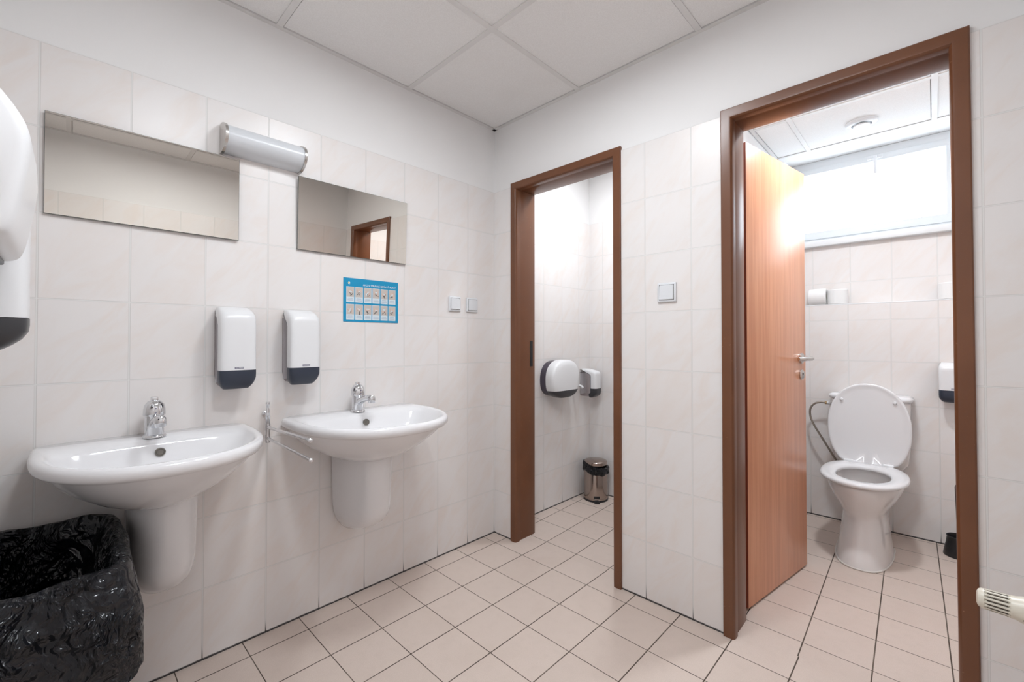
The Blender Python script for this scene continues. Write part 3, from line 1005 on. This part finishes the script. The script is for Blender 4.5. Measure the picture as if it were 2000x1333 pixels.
# ------------------------------------------------------------------ small room: toilet roll dispenser, soap, bracket, pedal bin
def roll_dispenser():
    o = empty('toilet_roll_dispenser', (0, .560, .755))
    def outline(x, k, n=44):
        pts = []
        for i in range(n):
            a = 2 * pi * i / n
            c, s_ = cos(a), sin(a)
            y = math.copysign(abs(c) ** .80, c) * .150 * k
            z = .125 + math.copysign(abs(s_) ** (.92 if s_ > 0 else .70), s_) * .128 * k
            pts.append((x, y, z))
        return pts
    bm = bmesh.new()
    loft(bm, [outline(.052, .985), outline(.056, 1.0), outline(.095, 1.0), outline(.110, .975), outline(.120, .90), outline(.125, .70), outline(.127, .40)])
    bmesh.ops.bisect_plane(bm, geom=list(bm.verts) + list(bm.edges) + list(bm.faces), plane_co=(0, 0, .050), plane_no=(0, 0, 1))
    for f in bm.faces: f.material_index = 1 if f.calc_center_median().z < .050 else 0
    new('cover', bm, ['white', 'charcoal'], o, angle=50)
    bm = bmesh.new(); loft(bm, [outline(0, .95), outline(.052, .975)]); new('smoked_body', bm, 'smokedark', o, angle=50)
    bm = bmesh.new(); lathe(bm, [(.095, .006), (.095, .050)], (0, 0, .125), 36, 'x'); new('paper_roll', bm, 'paper', o)
    tag(o, 'round white toilet roll dispenser with dark base through the narrow doorway', 'toilet roll dispenser')
roll_dispenser()
dispenser('soap_dispenser', 'small white soap dispenser with dark button in the corner of the narrow side room', (0, .905, .722), 0, h=.205, w=.042, d=.140, wrap=.030, plate=False, mats=('white', 'charcoal'), group=G)
def bracket():
    o = empty('wall_hook', (0, .770, .840))
    bm = bmesh.new(); box(bm, 0, .010, -.016, .016, -.075, .075, 0, .004); box(bm, .008, .014, -.010, .010, .052, .066, 0, .002)
    new('plate', bm, 'white', o)
    bm = bmesh.new(); tube(bm, spline([(.006, 0, -.020), (.045, .004, -.021), (.078, .012, -.032), (.084, .016, -.042)], 5), .0090, 10); new('hook_arm', bm, 'white', o)
    tag(o, 'small white plastic wall hook between the two dispensers in the side room', 'wall hook')
bracket()

def pedal_bin():
    o = empty('pedal_bin', (.126, .886, 0), R(-52)); o.scale = (1, 1, .955)
    r = .0835
    bm = bmesh.new()
    lathe(bm, [(r - .004, .010), (r, .014), (r, .228), (r - .002, .232)], (0, 0, 0), 48); new('bin_body', bm, 'inox', o)
    bm = bmesh.new(); lathe(bm, [(r + .002, 0), (r + .003, .008), (r + .001, .013), (r - .004, .014)], (0, 0, 0), 48); new('base_ring', bm, 'black', o)
    bm = bmesh.new()
    lathe(bm, [(r - .006, .262), (r - .004, .264), (r - .003, .284), (r - .008, .290), (.058, .296), (.030, .2995), (.0005, .300)], (0, 0, 0), 48); new('lid', bm, 'inox', o)
    bm = bmesh.new()
    n = 90; rings = []
    for j, (rr, z) in enumerate([(r + .001, .205), (r + .008, .214), (r + .009, .230), (r + .010, .246), (r + .006, .262), (r - .006, .266), (r - .012, .26)]):
        pts = []
        for i in range(n):
            a = 2 * pi * i / n
            k = noise.noise(Vector((cos(a) * 5, sin(a) * 5, z * 30))) * .007 + noise.noise(Vector((cos(a) * 14, sin(a) * 14, z * 60))) * .003
            drop = (noise.noise(Vector((cos(a) * 1.1 + 4, sin(a) * 1.1, 1))) * .035 - .012 * max(0, cos(a - .3))) * (1 if j < 3 else 0) * (1 - j / 3)
            pts.append(((rr + k) * cos(a), (rr + k) * sin(a), z + drop + .018 * (z - .2) / .06 * cos(a + 2)))
        rings.append(pts)
    loft(bm, rings, False, False); new('bin_liner', bm, 'bag', o, angle=180)
    bm = bmesh.new(); box(bm, r - .004, r + .002, -.021, .021, .020, .046, 0, .002)
    box(bm, r - .002, r + .030, -.019, .019, .004, .012, 0, .003); new('pedal', bm, 'black', o)
    bm = bmesh.new(); box(bm, r + .001, r + .0035, -.018, .020, .020, .026); new('pedal_slot_edge', bm, 'brushed', o)
    tag(o, 'small stainless steel pedal bin with black liner in the narrow side room', 'pedal bin')
pedal_bin()

# ------------------------------------------------------------------ toilet
def toilet():
    o = empty('toilet', (1.607, WY, 0), R(-90))     # local +x comes out of the wall
    N = 56
    def rg(w, xb, xf, z, nf=2.2, nb=4, mid=None): return dring(w, xb, xf, z, N, nf, nb, mid)
    bm = bmesh.new()
    loft(bm, [rg(.118, .225, .675, .000, 2.6), rg(.117, .225, .672, .012, 2.6), rg(.111, .230, .655, .050, 2.6), rg(.103, .225, .628, .110, 2.6), rg(.096, .215, .600, .180, 2.5),
              rg(.094, .205, .590, .215, 2.4), rg(.100, .195, .596, .240, 2.3), rg(.124, .180, .620, .275, 2.2), rg(.150, .165, .650, .320, 2.15), rg(.166, .155, .670, .360, 2.15),
              rg(.173, .150, .678, .392, 2.15), rg(.172, .150, .677, .400, 2.15), rg(.165, .155, .668, .404, 2.15),
              rg(.125, .230, .620, .404, 2.1, 2.5), rg(.118, .235, .610, .395, 2.1, 2.5), rg(.122, .235, .612, .365, 2.1, 2.5), rg(.110, .25, .60, .30, 2.1, 2.4), rg(.075, .28, .54, .24, 2.1, 2.2), rg(.03, .33, .46, .225, 2, 2)])
    new('bowl', bm, 'porcw', o, angle=80)
    bm = bmesh.new()
    pts = rg(.1195, .224, .677, .004, 2.6)
    tube(bm, pts + [pts[0]], .0042, 8); new('silicone_bead', bm, 'silicone', o)
    # seat
    def egg(w, xb, xf, z, cut, nf=2.15, nb=2.3):
        return [(max(x, cut), y, z) for x, y, z in dring(w, xb, xf, z, N, nf, nb, mid=xb + (xf - xb) * .50)]
    bm = bmesh.new()
    a = [egg(.182, .150, .690, .4065, .190), egg(.187, .146, .695, .411, .188), egg(.188, .145, .696, .419, .187), egg(.183, .150, .690, .4265, .188), egg(.170, .160, .677, .4295, .192),
         egg(.124, .262, .628, .4270, .0), egg(.116, .270, .620, .4215, .0), egg(.113, .273, .616, .413, .0), egg(.115, .270, .618, .4065, .0)]
    rs = [ring(bm, q) for q in a]
    for p, q in zip(rs, rs[1:] + rs[:1]): bridge(bm, p, q)
    new('seat', bm, 'porc', o, angle=60)
    # lid, raised against the cistern
    bm = bmesh.new()
    def up(pts):
        out = []
        for x, y, z in pts:
            t = x - .185                       # distance from hinge line
            lean = R(1.0)
            out.append((.186 - t * sin(lean) + z * cos(lean), y, .4265 + t * cos(lean) + z * sin(lean)))
        return out
    eg = lambda w, xb, xf, z: egg(w, xb, xf, z, .186, 2.15, 2.3)
    loft(bm, [up(eg(.176, .150, .632, -.016)), up(eg(.186, .142, .642, -.011)), up(eg(.190, .138, .646, 0.0)), up(eg(.188, .140, .644, .005)), up(eg(.180, .148, .636, .0065)),
              up(eg(.172, .156, .628, .0035)), up(eg(.150, .18, .606, .0020)), up(eg(.09, .25, .53, .0015))])
    ld = new('lid', bm, 'porc', o, angle=80)
    for sg in (-1, 1):
        bm = bmesh.new()
        q = up([(.545, sg * .120, .003)])[0]
        lathe(bm, [(.0085, -.006), (.0085, .006), (.006, .0095), (.0005, .0105)], (q[0] , q[1], q[2]), 16, 'x'); new('bumper', bm, 'white', ld)
        bm = bmesh.new(); lathe(bm, [(.011, -.022), (.011, .022)], (.186, sg * .090, .428), 16, 'y'); new('hinge', bm, 'white', o)
    # cistern
    bm = bmesh.new()
    q = lambda w, xf, z: dring(w, .002, xf, z, 44, 5, 14, mid=.05)
    loft(bm, [q(.120, .110, .375), q(.150, .125, .395), q(.172, .138, .43), q(.180, .146, .50), q(.184, .150, .77), q(.183, .149, .782)])
    c = new('cistern', bm, 'porcw', o, angle=60)
    bm = bmesh.new()
    loft(bm, [q(.185, .150, .7825), q(.191, .155, .786), q(.196, .159, .796), q(.194, .157, .807), q(.180, .146, .815), q(.12, .12, .818)])
    new('cistern_lid', bm, 'porc', c, angle=60)
    bm = bmesh.new(); lathe(bm, [(.0005, .8185), (.018, .8235), (.020, .8180)], (.085, 0, 0), 24); new('flush_button', bm, 'chrome', c)
    bm = bmesh.new()
    X, Yl, Zh = .075, -.184, .745
    lathe(bm, [(.0005, -.001), (.013, -.001), (.013, -.012), (.0095, -.014), (.0095, -.024)], (X, Yl, Zh), 16, 'y'); new('inlet_nut', bm, 'white', c)
    bm = bmesh.new(); lathe(bm, [(.0075, -.024), (.0095, -.025), (.0095, -.033), (.0065, -.036)], (X, Yl, Zh), 8, 'y'); new('brass_nut', bm, 'brass', c)
    bm = bmesh.new()
    tube(bm, spline([(X, Yl - .034, Zh), (X, Yl - .060, Zh), (X, Yl - .090, Zh - .012), (X, Yl - .112, Zh - .045), (X, Yl - .112, Zh - .095), (X + .01, Yl - .090, Zh - .150),
                     (X + .01, Yl - .040, Zh - .240), (X + .01, Yl + .010, Zh - .330), (X - .02, Yl + .040, Zh - .400), (.004, Yl + .045, Zh - .420)], 6), .0058, 10)
    new('supply_hose', bm, 'hose', o)
    tag(o, 'white floor-standing toilet with its lid raised, seen through the wide doorway', 'toilet')
toilet()

dispenser('soap_dispenser', 'white soap dispenser with dark button on the toilet room wall, right of the toilet', (1.966, WY, .800), R(-90), h=.215, w=.062, d=.110, group=G)

def brush():
    x, y = 1.974, 1.500
    o = empty('brush_holder', (x, y, 0))
    bm = bmesh.new(); lathe(bm, [(.060, 0), (.062, .004), (.058, .030), (.050, .070), (.047, .098), (.050, .103), (.047, .105), (.043, .098), (.045, .030), (.001, .015)], (0, 0, 0), 36)
    new('cup', bm, 'black', o)
    tag(o, 'black plastic toilet brush holder on the floor right of the toilet', 'brush holder')
    b = empty('toilet_brush', (x, y, .02))
    bm = bmesh.new(); tube(bm, [(0, 0, .06), (-.002, 0, .12), (-.006, 0, .25), (-.008, 0, .340), (-.008, 0, .352)], [.009, .0065, .006, .0065, .004], 12); new('handle', bm, 'black', b)
    bm = bmesh.new(); lathe(bm, [(.001, 0), (.028, .005), (.034, .03), (.030, .055), (.010, .065)], (0, 0, 0), 24); new('bristles', bm, 'charcoal', b)
    tag(b, 'black toilet brush standing upright in its holder', 'toilet brush')
brush()

# paper rolls on the ledge
def roll(loc, lying, label):
    o = empty('toilet_paper_roll', loc, 0)
    bm = bmesh.new()
    n = 40; prof = [(.020, -.048), (.050, -.048), (.054, -.044), (.055, 0), (.054, .044), (.050, .048), (.020, .048)]
    rs = [ring(bm, [((r * cos(2 * pi * i / n), r * sin(2 * pi * i / n), h) if not lying else (h, r * cos(2 * pi * i / n), r * sin(2 * pi * i / n))) for i in range(n)]) for r, h in prof]
    for a, b in zip(rs, rs[1:] + rs[:1]): bridge(bm, a, b)
    new('paper', bm, 'paper', o, angle=35)
    bm = bmesh.new()
    if lying: lathe(bm, [(.020, -.047), (.020, .047)], (0, 0, 0), 20, 'x')
    else: lathe(bm, [(.020, -.047), (.020, .047)], (0, 0, 0), 20, 'z')
    new('core', bm, 'cream', o)
    tag(o, label, 'toilet paper', 'paper rolls on the tiled ledge')
roll((1.335, 1.690, 1.369 + .055), True, 'white toilet paper roll lying on the ledge nearest the door leaf')
roll((1.441, 1.690, 1.369 + .048), False, 'white toilet paper roll upright at left of the ledge, right of the lying roll')
roll((1.960, 1.690, 1.369 + .048), False, 'white toilet paper roll upright at the right end of the ledge')

# ------------------------------------------------------------------ round ceiling lamps, two of them added as fill
def ceiling_light(x, y, r, label):
    o = empty('ceiling_light', (x, y, CEIL))
    bm = bmesh.new(); lathe(bm, [(r * 1.45, .004), (r * 1.45, -.004), (r * 1.38, -.010), (r * 1.05, -.024), (r * 1.0, -.026), (r * .98, -.010)], (0, 0, 0), 48)
    new('housing', bm, 'white', o)
    bm = bmesh.new(); lathe(bm, [(r * .86, -.018), (r * .86, -.028), (r * .80, -.032), (.001, -.034)], (0, 0, 0), 40)
    new('lamp_glass', bm, 'lens', o)
    tag(o, label, 'ceiling light')
ceiling_light(1.00, -0.88, .145, 'round white ceiling lamp over the middle of the washroom')
ceiling_light(1.34, -1.38, .145, 'added round white fill lamp over the entrance side of the washroom')  # fixture added to go with the evening-out light
ceiling_light(1.62, .62, .085, 'added round white fill lamp just inside the toilet room door')  # fixture added to go with the toilet room fill
ceiling_light(0.56, 0.46, .085, 'round white ceiling lamp in the narrow side room')
def vent(x, y):
    o = empty('air_vent', (x, y, CEIL))
    r = .052
    bm = bmesh.new(); lathe(bm, [(r * 1.42, .004), (r * 1.42, -.003), (r * 1.34, -.008), (r * 1.02, -.014), (r * .92, -.013), (r * .86, -.002)], (0, 0, 0), 48)
    new('collar', bm, 'white', o)
    bm = bmesh.new(); lathe(bm, [(.006, .010), (r * .30, -.006), (r * .74, -.014), (r * .78, -.018), (r * .72, -.022), (.001, -.025)], (0, 0, 0), 40)
    new('disc', bm, 'white', o)
    tag(o, 'round white air vent in the toilet room ceiling, before the window', 'air vent')
vent(1.597, 1.400)
